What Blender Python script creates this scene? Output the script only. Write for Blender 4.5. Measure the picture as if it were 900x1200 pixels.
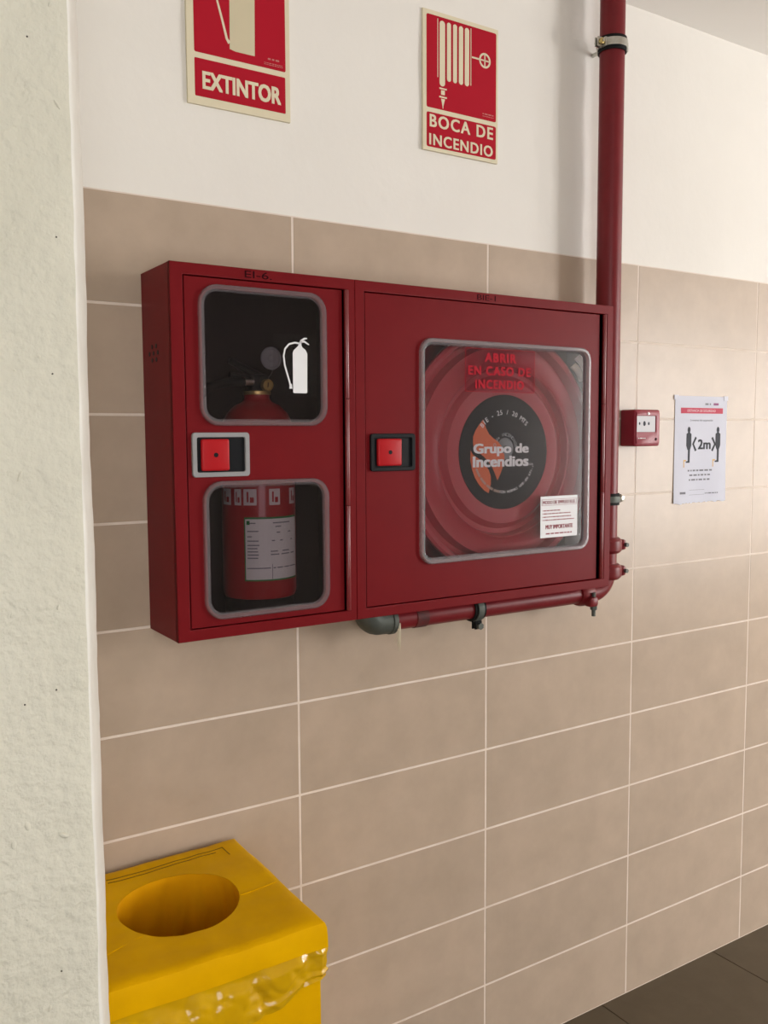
import bpy, bmesh, math, random
from mathutils import Vector, Matrix, noise

S = bpy.context.scene
C = S.collection
for o in list(bpy.data.objects):
    bpy.data.objects.remove(o)
PI = math.pi
random.seed(7)

# ------------------------------------------------------------------ camera
def camera():
    f, yaw, pitch, roll = 1061.31, 0.57298, -0.08406, -0.00532
    loc = Vector((-0.858, -1.66434, 1.55882))
    fw = Vector((math.sin(yaw)*math.cos(pitch), math.cos(yaw)*math.cos(pitch), math.sin(pitch)))
    r = Vector((math.cos(yaw), -math.sin(yaw), 0))
    u = r.cross(fw)
    r2 = math.cos(roll)*r + math.sin(roll)*u
    u2 = -math.sin(roll)*r + math.cos(roll)*u
    cd = bpy.data.cameras.new('camera')
    cd.sensor_fit = 'HORIZONTAL'; cd.sensor_width = 36.0; cd.lens = f/900*36.0
    cd.clip_start = 0.02
    co = bpy.data.objects.new('camera', cd); C.objects.link(co)
    m = Matrix((r2, u2, -fw)).transposed().to_4x4(); m.translation = loc
    co.matrix_world = m
    S.camera = co
camera()

# ------------------------------------------------------------------ world, light, exposure
w = bpy.data.worlds.new('sky'); S.world = w; w.use_nodes = True
w.node_tree.nodes['Background'].inputs[0].default_value = (0.80, 0.88, 1.0, 1)
w.node_tree.nodes['Background'].inputs[1].default_value = 1.6

WINDOWS = [(3.98, 5.30, 0.55, 2.45), (6.15, 7.75, 0.55, 2.45), (-1.70, -0.40, 0.55, 2.45)]       # openings in the wall behind the photographer
ROOM = dict(x0=-3.0, x1=8.6, y0=-3.3, y1=0.0, h=2.64)
def area(name, loc, direction, sx, sy, power, col):
    l = bpy.data.lights.new(name, 'AREA'); l.shape = 'RECTANGLE'; l.size = sx; l.size_y = sy
    l.energy = power; l.color = col
    o = bpy.data.objects.new(name, l); C.objects.link(o)
    o.location = loc; o.rotation_euler = Vector(direction).to_track_quat('-Z', 'Y').to_euler()
    return o
for (a, b, c, d), power in zip(WINDOWS, (268, 222, 44)):   # daylight entering through each window
    area('window_daylight', ((a+b)/2, ROOM['y0']-0.10, (c+d)/2), (0, 1, 0), b-a, d-c, power, (1.0, 0.98, 0.958))

S.view_settings.view_transform = 'Standard'
S.view_settings.look = 'None'
S.view_settings.gamma = 1.0
S.view_settings.use_curve_mapping = False
S.view_settings.exposure = -0.20
S.cycles.use_denoising = True
S.cycles.max_bounces = 12
S.cycles.transparent_max_bounces = 16

# ------------------------------------------------------------------ materials
MATS = {}
def lin(c):
    return tuple((v/255/12.92 if v/255 <= 0.04045 else ((v/255+0.055)/1.055)**2.4) for v in c)
def mat(name, col, rough=0.5, metal=0.0, spec=0.22, var=None, bump=None, coat=0.0, trans=0.0, sss=0.0, rand=0.0):
    """col linear rgb; var=(scale, colour2, contrast); bump=(scale, strength, distance)"""
    if name in MATS: return MATS[name]
    m = bpy.data.materials.new(name); m.use_nodes = True
    nt = m.node_tree; b = nt.nodes['Principled BSDF']
    b.inputs['Base Color'].default_value = (*col, 1)
    b.inputs['Roughness'].default_value = rough
    b.inputs['Metallic'].default_value = metal
    b.inputs['Specular IOR Level'].default_value = spec
    b.inputs['Coat Weight'].default_value = coat
    geo = nt.nodes.new('ShaderNodeNewGeometry')
    if var:
        n = nt.nodes.new('ShaderNodeTexNoise'); n.inputs['Scale'].default_value = var[0]
        n.inputs['Detail'].default_value = 6; n.inputs['Roughness'].default_value = 0.6
        nt.links.new(geo.outputs['Position'], n.inputs['Vector'])
        r = nt.nodes.new('ShaderNodeValToRGB')
        k = var[2] if len(var) > 2 else 0.2
        r.color_ramp.elements[0].position = 0.5-k; r.color_ramp.elements[1].position = 0.5+k
        r.color_ramp.elements[0].color = (*col, 1); r.color_ramp.elements[1].color = (*var[1], 1)
        nt.links.new(n.outputs['Fac'], r.inputs['Fac'])
        out = r.outputs['Color']
        if rand:
            oi = nt.nodes.new('ShaderNodeObjectInfo')
            mr = nt.nodes.new('ShaderNodeMapRange')
            mr.inputs['To Min'].default_value = 1-rand; mr.inputs['To Max'].default_value = 1+rand
            nt.links.new(oi.outputs['Random'], mr.inputs['Value'])
            hs = nt.nodes.new('ShaderNodeHueSaturation')
            nt.links.new(mr.outputs['Result'], hs.inputs['Value'])
            nt.links.new(out, hs.inputs['Color']); out = hs.outputs['Color']
        nt.links.new(out, b.inputs['Base Color'])
    if bump:
        n2 = nt.nodes.new('ShaderNodeTexNoise'); n2.inputs['Scale'].default_value = bump[0]
        n2.inputs['Detail'].default_value = 5
        nt.links.new(geo.outputs['Position'], n2.inputs['Vector'])
        bp = nt.nodes.new('ShaderNodeBump'); bp.inputs['Strength'].default_value = bump[1]
        bp.inputs['Distance'].default_value = bump[2]
        nt.links.new(n2.outputs['Fac'], bp.inputs['Height'])
        nt.links.new(bp.outputs['Normal'], b.inputs['Normal'])
    if trans:
        b.inputs['Transmission Weight'].default_value = trans
    if sss:
        b.inputs['Subsurface Weight'].default_value = sss
        b.inputs['Subsurface Radius'].default_value = (0.02, 0.01, 0.003)
    MATS[name] = m
    return m

def clear_mat(name, tint, haze_col, haze, ior=1.45, rough=0.03):
    """thin clear plastic: transparent body, a little milky haze, surface reflection"""
    m = bpy.data.materials.new(name); m.use_nodes = True
    nt = m.node_tree; nt.nodes.clear()
    out = nt.nodes.new('ShaderNodeOutputMaterial')
    tr = nt.nodes.new('ShaderNodeBsdfTransparent'); tr.inputs[0].default_value = (*tint, 1)
    df = nt.nodes.new('ShaderNodeBsdfDiffuse'); df.inputs[0].default_value = (*haze_col, 1)
    gl = nt.nodes.new('ShaderNodeBsdfGlossy'); gl.inputs['Roughness'].default_value = rough
    fr = nt.nodes.new('ShaderNodeFresnel'); fr.inputs['IOR'].default_value = ior
    m1 = nt.nodes.new('ShaderNodeMixShader'); m1.inputs[0].default_value = haze
    m2 = nt.nodes.new('ShaderNodeMixShader')
    nt.links.new(tr.outputs[0], m1.inputs[1]); nt.links.new(df.outputs[0], m1.inputs[2])
    nt.links.new(fr.outputs[0], m2.inputs[0])
    nt.links.new(m1.outputs[0], m2.inputs[1]); nt.links.new(gl.outputs[0], m2.inputs[2])
    nt.links.new(m2.outputs[0], out.inputs['Surface'])
    MATS[name] = m
    return m

PLASTER = mat('painted_plaster', (0.77, 0.74, 0.69), 0.75, var=(1.5, (0.82, 0.79, 0.74)), bump=(9, 0.25, 0.01))
CEILM = mat('ceiling_paint', (0.92, 0.895, 0.86), 0.8)
TILE = mat('beige_tile', (0.41, 0.322, 0.245), 0.30, spec=0.26, var=(9, (0.48, 0.375, 0.29), 0.22), bump=(60, 0.04, 0.002), rand=0.035)
GROUT = mat('light_grout', (0.78, 0.69, 0.61), 0.8, var=(14, (0.66, 0.56, 0.48)))
FTILE = mat('dark_floor_tile', (0.080, 0.060, 0.036), 0.5, spec=0.3, var=(12, (0.098, 0.074, 0.046)), rand=0.05)
FGROUT = mat('dark_floor_grout', (0.030, 0.026, 0.022), 0.8)
PILLARM = mat('pillar_paint', (0.62, 0.595, 0.49), 0.5, var=(5, (0.68, 0.655, 0.55)), bump=(80, 0.85, 0.005))
RED = mat('red_enamel', (0.150, 0.0055, 0.0085), 0.42, spec=0.10, var=(14, (0.165, 0.0065, 0.0095)), bump=(220, 0.05, 0.0008))
REDPIPE = mat('red_pipe_paint', (0.150, 0.008, 0.012), 0.38, spec=0.3, var=(30, (0.175, 0.010, 0.015)), bump=(90, 0.12, 0.001))
REDBTN = mat('bright_red_plastic', (0.42, 0.008, 0.013), 0.38, spec=0.2)
REDREEL = mat('reel_red', (0.36, 0.026, 0.042), 0.4, spec=0.3)
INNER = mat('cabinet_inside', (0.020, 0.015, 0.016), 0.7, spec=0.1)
BLACK = mat('black_plastic', (0.008, 0.009, 0.011), 0.45, spec=0.15)
DARK = mat('black_rubber', (0.010, 0.010, 0.010), 0.7, spec=0.15)
BLACKDISC = mat('hub_black', (0.010, 0.014, 0.018), 0.5, spec=0.12)
CHROME = mat('zinc_steel', (0.62, 0.62, 0.58), 0.28, metal=1.0, var=(60, (0.45, 0.44, 0.38)))
GALV = mat('bare_galvanized', (0.12, 0.13, 0.115), 0.55, metal=0.5, var=(40, (0.09, 0.10, 0.09)), bump=(80, 0.3, 0.002))
BRASS = mat('brass', (0.55, 0.43, 0.17), 0.35, metal=0.9)
WHITE = mat('white_print', (0.80, 0.80, 0.82), 0.6)
PAPER = mat('white_paper', (0.62, 0.63, 0.72), 0.8, spec=0.1, var=(6, (0.66, 0.67, 0.75)))
INK = mat('dark_ink', (0.045, 0.048, 0.06), 0.7)
GREYINK = mat('grey_ink', (0.20, 0.20, 0.23), 0.7)
REDINK = mat('red_ink', (0.50, 0.035, 0.06), 0.6)
MAROON = mat('maroon_ink', (0.28, 0.05, 0.07), 0.6)
LUM = mat('luminescent_cream', (0.70, 0.63, 0.46), 0.5)
LUM2 = mat('luminescent_body', (0.60, 0.53, 0.37), 0.5)
SIGNRED = mat('sign_red', (0.40, 0.010, 0.024), 0.5, spec=0.08)
ORANGE = mat('flame_orange', (0.62, 0.13, 0.05), 0.5)
GREEN = mat('label_green', (0.02, 0.17, 0.05), 0.5)
STICKRED = mat('sticker_red', (0.40, 0.005, 0.018), 0.5, spec=0.08)
CREAM = mat('cream_hose', (0.85, 0.68, 0.50), 0.6)
ORANGEINK = mat('ochre_ink', (0.70, 0.42, 0.10), 0.6)
YELLOW = mat('yellow_card', (0.77, 0.415, 0.0005), 0.45, spec=0.05, var=(7, (0.66, 0.345, 0.0005)), bump=(25, 0.10, 0.004))
YBAG = mat('yellow_bag', (0.62, 0.36, 0.002), 0.14, spec=0.5, var=(12, (0.56, 0.31, 0.002)))
YIN = mat('yellow_inside', (0.85, 0.40, 0.004), 0.5, spec=0.1)
HANDMARK = mat('marker_black', (0.022, 0.002, 0.004), 0.7, spec=0.05)
HEMP = mat('hemp_fibre', (0.52, 0.45, 0.33), 0.9)
CREASE = mat('worn_crease', (0.22, 0.12, 0.003), 0.7)
PANE = clear_mat('clear_pane', (0.82, 0.78, 0.80), (0.5, 0.5, 0.5), 0.004, ior=1.28)
PANE2 = clear_mat('scuffed_pane', (0.96, 0.95, 0.96), (0.40, 0.42, 0.52), 0.010, ior=1.28, rough=0.10)
RIM = clear_mat('clear_rim', (0.86, 0.80, 0.82), (0.62, 0.54, 0.58), 0.17, ior=1.5, rough=0.15)
RIM2 = clear_mat('clear_rim_bright', (0.86, 0.80, 0.82), (0.75, 0.70, 0.74), 0.26, ior=1.6, rough=0.12)
STICKCLEAR = clear_mat('clear_sticker', (0.96, 0.84, 0.86), (0.5, 0.2, 0.25), 0.02, ior=1.1)

# ------------------------------------------------------------------ builders
def put(o, parent):
    C.objects.link(o)
    if parent is not None:
        o.parent = parent
        if parent.parent is None and parent.type == 'EMPTY':
            o.matrix_parent_inverse = Matrix.Translation(-parent.location)
    return o
def smooth_by_angle(me, ang=35):
    bm = bmesh.new(); bm.from_mesh(me)
    for f in bm.faces: f.smooth = True
    for e in bm.edges:
        e.smooth = not (len(e.link_faces) == 2 and e.calc_face_angle(0) > math.radians(ang))
    bm.to_mesh(me); bm.free()
def obj(name, bm, m, parent=None, smooth=True):
    me = bpy.data.meshes.new(name)
    bmesh.ops.recalc_face_normals(bm, faces=bm.faces[:])
    bm.to_mesh(me); bm.free()
    if smooth: smooth_by_angle(me)
    for mm in (m if isinstance(m, (list, tuple)) else [m]): me.materials.append(mm)
    return put(bpy.data.objects.new(name, me), parent)
def thing(name, label, cat, loc, group=None):
    o = bpy.data.objects.new(name, None); o.location = loc
    o.empty_display_size = 0.05
    C.objects.link(o); tag(o, label, cat, group)
    return o
def tag(o, label, cat, group=None):
    o['label'] = label; o['category'] = cat
    if group: o['group'] = group
    return o
def struct(o):
    o['kind'] = 'structure'; return o
def box(x0, x1, y0, y1, z0, z1, bev=0.0, seg=2, bm=None):
    bm2 = bmesh.new()
    bmesh.ops.create_cube(bm2, size=1)
    for v in bm2.verts:
        v.co = Vector(((x0+x1)/2+v.co.x*(x1-x0), (y0+y1)/2+v.co.y*(y1-y0), (z0+z1)/2+v.co.z*(z1-z0)))
    if bev: bmesh.ops.bevel(bm2, geom=bm2.edges[:], offset=bev, segments=seg, affect='EDGES', profile=0.5)
    if bm is None: return bm2
    join(bm, bm2); return bm
def join(bm, other):
    me = bpy.data.meshes.new('tmp'); other.to_mesh(me); other.free()
    bm.from_mesh(me); bpy.data.meshes.remove(me)
def cyl(p0, p1, r0, r1=None, seg=24, bev=0.0, bm=None):
    p0, p1 = Vector(p0), Vector(p1); r1 = r0 if r1 is None else r1
    d = p1-p0
    b2 = bmesh.new()
    bmesh.ops.create_cone(b2, cap_ends=True, segments=seg, radius1=r0, radius2=r1, depth=d.length)
    if bev:
        es = [e for e in b2.edges if abs(e.verts[0].co.z-e.verts[1].co.z) < 1e-6]
        bmesh.ops.bevel(b2, geom=es, offset=bev, segments=2, affect='EDGES', profile=0.5)
    M = Matrix.Translation((p0+p1)/2) @ d.to_track_quat('Z', 'Y').to_matrix().to_4x4()
    b2.transform(M)
    if bm is None: return b2
    join(bm, b2); return bm
def tube(pts, r, seg=12, bm=None, caps=True):
    """round tube along a polyline; r scalar or list"""
    b2 = bmesh.new(); pts = [Vector(p) for p in pts]
    rs = r if isinstance(r, (list, tuple)) else [r]*len(pts)
    rings = []; prevx = None
    for i, p in enumerate(pts):
        t = (pts[min(i+1, len(pts)-1)]-pts[max(i-1, 0)]).normalized()
        if prevx is None:
            up = Vector((0, 0, 1)) if abs(t.z) < 0.9 else Vector((1, 0, 0))
            x = up.cross(t).normalized()
        else:
            x = (prevx - t*prevx.dot(t)).normalized()
        prevx = x; y = t.cross(x)
        rings.append([b2.verts.new(p+rs[i]*(math.cos(a)*x+math.sin(a)*y)) for a in [2*PI*k/seg for k in range(seg)]])
    for i in range(len(rings)-1):
        for k in range(seg):
            b2.faces.new((rings[i][k], rings[i][(k+1) % seg], rings[i+1][(k+1) % seg], rings[i+1][k]))
    if caps:
        b2.faces.new(rings[0][::-1]); b2.faces.new(rings[-1])
    if bm is None: return b2
    join(bm, b2); return bm
def lathe(profile, centre, axis='z', seg=48, closed=False):
    """profile [(r, h)...]; axis 'z' up or '-y' (h measured towards the viewer)"""
    b2 = bmesh.new(); rings = []
    for r, h in profile:
        if r < 1e-6:
            rings.append([b2.verts.new((0, 0, h))]); continue
        rings.append([b2.verts.new((r*math.cos(2*PI*k/seg), r*math.sin(2*PI*k/seg), h)) for k in range(seg)])
    for a, b in zip(rings, rings[1:]):
        for k in range(seg):
            k2 = (k+1) % seg
            if len(a) == 1 and len(b) == 1: continue
            if len(a) == 1: b2.faces.new((a[0], b[k], b[k2]))
            elif len(b) == 1: b2.faces.new((a[k], a[k2], b[0]))
            else: b2.faces.new((a[k], a[k2], b[k2], b[k]))
    M = Matrix.Translation(Vector(centre))
    if axis == '-y': M = M @ Matrix.Rotation(PI/2, 4, 'X')
    if axis == 'x': M = M @ Matrix.Rotation(PI/2, 4, 'Y')
    b2.transform(M)
    return b2
def rrect(x0, x1, z0, z1, r, n=6):
    pts = []
    for cx, cz, a0 in ((x1-r, z1-r, 0), (x0+r, z1-r, PI/2), (x0+r, z0+r, PI), (x1-r, z0+r, 1.5*PI)):
        for k in range(n+1):
            a = a0+PI/2*k/n; pts.append((cx+r*math.cos(a), cz+r*math.sin(a)))
    return pts
def circle(cx, cz, r, n=32, rz=None):
    return [(cx+r*math.cos(2*PI*k/n), cz+(rz or r)*math.sin(2*PI*k/n)) for k in range(n)]
UP = Matrix.Rotation(PI/2, 4, 'X')           # (x, y, z) -> (x, -z, y): drawing plane becomes the wall plane
def plate(outlines, yfront, thick, bev=0.0):
    """flat plate in the wall plane with holes; front face at yfront, goes back by thick"""
    cu = bpy.data.curves.new('p', 'CURVE'); cu.dimensions = '2D'; cu.fill_mode = 'BOTH'
    cu.extrude = max(thick/2-bev, 0); cu.bevel_depth = bev; cu.bevel_resolution = 1
    if bev: cu.offset = -bev
    for pts in outlines:
        sp = cu.splines.new('POLY'); sp.points.add(len(pts)-1); sp.use_cyclic_u = True
        for p, (x, z) in zip(sp.points, pts): p.co = (x, z, 0, 1)
    o = bpy.data.objects.new('p', cu); C.objects.link(o)
    me = bpy.data.meshes.new_from_object(o)
    b2 = bmesh.new(); b2.from_mesh(me)
    bmesh.ops.remove_doubles(b2, verts=b2.verts[:], dist=1e-6)
    b2.transform(Matrix.Translation((0, yfront+thick/2, 0)) @ UP)
    bpy.data.objects.remove(o); bpy.data.curves.remove(cu); bpy.data.meshes.remove(me)
    return b2
def stroke(pts, width, yfront, thick=0.0004):
    """flat stroke along a polyline in the wall plane"""
    L, R = [], []
    n = len(pts)
    for i, (x, z) in enumerate(pts):
        a, b = pts[max(i-1, 0)], pts[min(i+1, n-1)]
        d = Vector((b[0]-a[0], b[1]-a[1])).normalized()
        wv = (width[i] if isinstance(width, (list, tuple)) else width)/2
        L.append((x-d.y*wv, z+d.x*wv)); R.append((x+d.y*wv, z-d.x*wv))
    b2 = bmesh.new()
    q = [[b2.verts.new((x, y, z)) for (x, z) in P] for P in (L, R) for y in (yfront, yfront+thick)]
    lf, lb, rf, rb = q
    for i in range(n-1):
        b2.faces.new((lf[i], rf[i], rf[i+1], lf[i+1])); b2.faces.new((lb[i], lb[i+1], rb[i+1], rb[i]))
        b2.faces.new((lf[i], lf[i+1], lb[i+1], lb[i])); b2.faces.new((rf[i], rb[i], rb[i+1], rf[i+1]))
    b2.faces.new((lf[0], lb[0], rb[0], rf[0])); b2.faces.new((lf[-1], rf[-1], rb[-1], lb[-1]))
    return b2
def glyphs(body, bold=0.0, spacing=1.0, shear=0.0):
    cu = bpy.data.curves.new('t', 'FONT'); cu.body = body; cu.size = 1; cu.offset = bold
    cu.space_character = spacing; cu.shear = shear; cu.resolution_u = 3; cu.align_x = 'CENTER'
    o = bpy.data.objects.new('t', cu); C.objects.link(o)
    me = bpy.data.meshes.new_from_object(o)
    b2 = bmesh.new(); b2.from_mesh(me)
    bpy.data.objects.remove(o); bpy.data.curves.remove(cu); bpy.data.meshes.remove(me)
    return b2
def thicken(b2, t):
    r = bmesh.ops.extrude_face_region(b2, geom=b2.faces[:])
    bmesh.ops.translate(b2, verts=[v for v in r['geom'] if isinstance(v, bmesh.types.BMVert)], vec=(0, t, 0))
def text(body, x0, x1, z0, z1, yfront, bold=0.02, thick=0.0004, spacing=1.0):
    """lettering fitted into a rectangle of the wall plane"""
    b2 = glyphs(body, 0.0, spacing)
    if bold > 0.012:                       # heavier strokes: overlaid copies shifted by a stroke's width
        src = b2; b2 = bmesh.new(); k = bold
        for q, (dx, dy) in enumerate(((0, 0), (-k, k*.6), (k, k*.6), (k, -k*.6), (-k, -k*.6))):
            c = src.copy(); c.transform(Matrix.Translation((dx, dy, q*1.0))); join(b2, c)
        src.free()
    xs = [v.co.x for v in b2.verts]; ys = [v.co.y for v in b2.verts]
    sx = (x1-x0)/(max(xs)-min(xs)); sy = (z1-z0)/(max(ys)-min(ys))
    mx, my = min(xs), min(ys)
    for v in b2.verts: v.co = Vector((x0+(v.co.x-mx)*sx, yfront-4e-5*v.co.z, z0+(v.co.y-my)*sy))
    thicken(b2, thick)
    return b2
def arc_text(body, cx, cz, r, a0, a1, h, yfront, inward=False, bold=0.0, thick=0.0004):
    """letters set along an arc from angle a0 to a1 (radians)"""
    bm = bmesh.new(); n = len(body)
    for i, ch in enumerate(body):
        if ch == ' ': continue
        a = a0+(a1-a0)*(i/(n-1))
        g = glyphs(ch, bold)
        rot = a-PI/2 if not inward else a+PI/2
        for v in g.verts:
            lx, ly = v.co.x*h, (v.co.y-(0.0 if not inward else 0.7))*h
            v.co = Vector((cx+r*math.cos(a)+lx*math.cos(rot)-ly*math.sin(rot), yfront,
                           cz+r*math.sin(a)+lx*math.sin(rot)+ly*math.cos(rot)))
        thicken(g, thick); join(bm, g)
    return bm
def word_bars(x0, x1, z, h, yfront, rnd, thick=0.0003, bm=None):
    """a line of print too small to read: word-length bars"""
    bm = bm or bmesh.new(); x = x0
    while x < x1-h:
        L = min(h*rnd.uniform(1.2, 4.5), x1-x)
        box(x, x+L, yfront, yfront+thick, z-h/2, z+h/2, bm=bm)
        x += L+h*1.0
    return bm
def sub(parent, name, bm, m, label=None, smooth=False):
    o = obj(name, bm, m, parent, smooth)
    if label: o['label'] = label
    return o

# ------------------------------------------------------------------ the setting
TW, TH, J = 0.506, 0.200, 0.0050
def build_wall():
    bm = bmesh.new()
    x0, x1 = ROOM['x0'], ROOM['x1']
    box(x0, x1, 0.0004, 0.15, 0, 2.0, bm=bm)
    n = len(bm.faces)
    # plaster above the tiles: a gently uneven sheet
    nx, nz = 120, 14
    vs = [[bm.verts.new((x0+(x1-x0)*i/nx, 0.0025+0.0035*noise.noise(Vector(((x0+(x1-x0)*i/nx)*2.2, 0, k*0.35)))*min(1, k/3), 2.0+0.64*k/nz))
           for i in range(nx+1)] for k in range(nz+1)]
    for k in range(nz):
        for i in range(nx): bm.faces.new((vs[k][i], vs[k][i+1], vs[k+1][i+1], vs[k+1][i]))
    box(x0, x1, 0.03, 0.15, 2.0, 2.64, bm=bm)
    bm.faces.ensure_lookup_table()
    for i, f in enumerate(bm.faces): f.material_index = 0 if i < n else 1
    wb = struct(obj('wall_back', bm, [GROUT, PLASTER]))
    t = box(-TW/2+J/2, TW/2-J/2, 0.0, 0.009, -TH/2+J/2, TH/2-J/2, 0.0004, 1)
    me = bpy.data.meshes.new('tile'); bmesh.ops.recalc_face_normals(t, faces=t.faces[:]); t.to_mesh(me); t.free()
    me.materials.append(TILE)
    rnd = random.Random(3)
    for r in range(10):
        for c in range(-6, 17):
            o = bpy.data.objects.new('tile', me); C.objects.link(o); o.parent = wb
            o.location = ((c+0.5)*TW, rnd.uniform(-0.0002, 0.00005), 2.0-(r+0.5)*TH)
            o.rotation_euler = (rnd.uniform(-.0008, .0008), 0, rnd.uniform(-.0003, .0003))
build_wall()
def build_floor():
    f = struct(obj('floor', box(ROOM['x0'], ROOM['x1'], ROOM['y0'], 0.15, -0.12, -0.002), FGROUT))
    P = 0.471; g = 0.0025
    t = box(-P/2+g/2, P/2-g/2, -P/2+g/2, P/2-g/2, -0.01, 0, 0.001, 1)
    me = bpy.data.meshes.new('floor_tile'); bmesh.ops.recalc_face_normals(t, faces=t.faces[:]); t.to_mesh(me); t.free()
    me.materials.append(FTILE)
    for i in range(-9, 17):
        for j in range(7):
            x = 0.918+P*(i+0.5)
            if x-P/2 < ROOM['x0']-0.3 or x+P/2 > ROOM['x1']+0.3: continue
            o = bpy.data.objects.new('floor_tile', me); C.objects.link(o); o.parent = f
            o.location = (x, -P*(j+0.5)+0.006, 0)
build_floor()
struct(obj('ceiling', box(ROOM['x0'], ROOM['x1'], ROOM['y0'], 0.15, 2.64, 2.76), CEILM))
struct(obj('wall_left', box(ROOM['x0']-0.15, ROOM['x0'], ROOM['y0']-0.15, 0.15, -0.12, 2.76), PLASTER))
struct(obj('wall_right', box(ROOM['x1'], ROOM['x1']+0.15, ROOM['y0']-0.15, 0.15, -0.12, 2.76), PLASTER))
holes = [[(a, c), (b, c), (b, d), (a, d)] for a, b, c, d in WINDOWS]
struct(obj('wall_front', plate([[(ROOM['x0'], 0), (ROOM['x1'], 0), (ROOM['x1'], 2.64), (ROOM['x0'], 2.64)]]+holes,
                               ROOM['y0']-0.15, 0.15), PLASTER, smooth=False))
for k, (a, b, WZ0, WZ1) in enumerate(WINDOWS):
    fr = struct(obj('window_%d' % (k+1), plate([[(a, WZ0), (b, WZ0), (b, WZ1), (a, WZ1)],
             [(a+.05, WZ0+.05), ((a+b)/2-.025, WZ0+.05), ((a+b)/2-.025, WZ1-.05), (a+.05, WZ1-.05)],
             [((a+b)/2+.025, WZ0+.05), (b-.05, WZ0+.05), (b-.05, WZ1-.05), ((a+b)/2+.025, WZ1-.05)]],
             ROOM['y0']-0.08, 0.05), mat('window_frame_white', (0.7, 0.7, 0.68), 0.4), smooth=False))

def build_pillar():
    """rough painted wall end at the left, with a chamfered corner"""
    yf, xr = -0.750, -0.6236
    pr = [(-1.75, yf)]                                  # outline from the far left to the wall
    n = 56
    pr += [(-1.75+(xr+1.75)*(i/n)**0.6, yf) for i in range(1, n+1)]
    pr += [(xr+0.0020, yf+0.0012), (xr+0.0040, yf+0.0040), (xr+0.0145, yf+0.0310), (xr+0.0258, yf+0.0600)]
    pr += [(xr+0.0262, yf+0.10+0.65*i/8) for i in range(9)]
    pr[-1] = (xr+0.0262, 0.0)
    nz = 300; bm = bmesh.new(); rows = []
    for k in range(nz+1):
        z = 2.64*k/nz; row = []
        for i, (x, y) in enumerate(pr):
            v = Vector((x*3.2, y*3, z*3.2))
            d = 0.0018*noise.noise(v)+0.0022*noise.noise(v*5)+0.0012*noise.noise(v*14)
            corner = n-3 <= i <= n+4
            e = 0.0012*noise.noise(Vector((7.1, 3.3, z*9)))+0.0007*noise.noise(Vector((1.1, i*0.35, z*38)))
            row.append(bm.verts.new((x+(e if corner else 0)+(d*0.4 if i > n else 0), y+(d if i <= n+2 and i > 0 else 0), z)))
        rows.append(row)
    for k in range(nz):
        for i in range(len(pr)-1):
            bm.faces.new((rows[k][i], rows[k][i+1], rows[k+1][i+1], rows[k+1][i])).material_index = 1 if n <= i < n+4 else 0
    # back and left side closed with plain sheets
    a, b = rows[0][0].co, rows[-1][0].co
    q = [bm.verts.new((-1.75, 0.0, 0)), bm.verts.new((-1.75, 0.0, 2.64))]
    bm.faces.new((q[0], rows[0][0], rows[-1][0], q[1]))
    pil = struct(obj('wall_pillar', bm, [PILLARM, mat('corner_light_tint', (0.80, 0.785, 0.73), 0.55, var=(20, (0.74, 0.72, 0.66)))]))  # chamfer coloured whiter than the face, standing in for light from the right
    rnd = random.Random(11)
    bits = bmesh.new()                                  # small pits and specks in the paint
    for (x, z) in ((-0.655, 1.31), (-0.685, 1.30), (-0.648, 1.62), (-0.66, 1.93), (-0.72, 1.13), (-0.66, 1.02), (-0.70, 1.86), (-0.64, 1.75)):
        bmesh.ops.create_icosphere(bits, subdivisions=1, radius=0.0010, matrix=Matrix.Translation((x, yf-0.0004, z)))
    sub(pil, 'paint_pits', bits, mat('pit_dark', (0.10, 0.09, 0.07), 0.9))
    lumps = bmesh.new()
    for i in range(46):
        x = rnd.uniform(-0.80, -0.63); z = rnd.uniform(0.95, 2.1)
        bmesh.ops.create_icosphere(lumps, subdivisions=2, radius=1, matrix=Matrix.Translation((x, yf+0.0002, z)) @
                                   Matrix.Rotation(rnd.uniform(0, PI), 4, 'Y') @ Matrix.Diagonal((rnd.uniform(.0015, .006), .0014, rnd.uniform(.0012, .003), 1)))
    sub(pil, 'paint_lumps', lumps, PILLARM, smooth=True)['kind'] = 'stuff'
build_pillar()

# ------------------------------------------------------------------ fire cabinets
ZB, ZT, YF = 1.197, 1.857, -0.153
def cabinet_body(root, x0, x1, dx0, dx1, dz0, dz1):
    """open steel box: back, sides, top, bottom and a folded front frame around the door opening"""
    t = 0.0025
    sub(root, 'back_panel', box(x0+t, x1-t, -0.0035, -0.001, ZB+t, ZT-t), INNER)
    sub(root, 'side_panel', box(x0, x0+t, YF+0.001, -0.001, ZB, ZT, 0.0006, 1), RED)
    sub(root, 'side_panel', box(x1-t, x1, YF+0.001, -0.001, ZB, ZT, 0.0006, 1), RED)
    sub(root, 'top_panel', box(x0+t, x1-t, YF+0.001, -0.001, ZT-t, ZT, 0.0006, 1), RED)
    sub(root, 'bottom_panel', box(x0+t, x1-t, YF+0.001, -0.001, ZB, ZB+t, 0.0006, 1), RED)
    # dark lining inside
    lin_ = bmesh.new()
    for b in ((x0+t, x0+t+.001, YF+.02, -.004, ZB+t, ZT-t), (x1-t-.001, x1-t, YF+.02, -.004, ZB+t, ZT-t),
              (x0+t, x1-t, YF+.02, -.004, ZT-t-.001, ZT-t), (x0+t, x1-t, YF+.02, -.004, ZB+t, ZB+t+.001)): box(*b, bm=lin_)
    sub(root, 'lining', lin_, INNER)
    fr = plate([[(x0, ZB), (x1, ZB), (x1, ZT), (x0, ZT)], [(dx0, dz0), (dx1, dz0), (dx1, dz1), (dx0, dz1)]], YF, 0.012, 0.0012)
    sub(root, 'front_frame', fr, RED)
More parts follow.
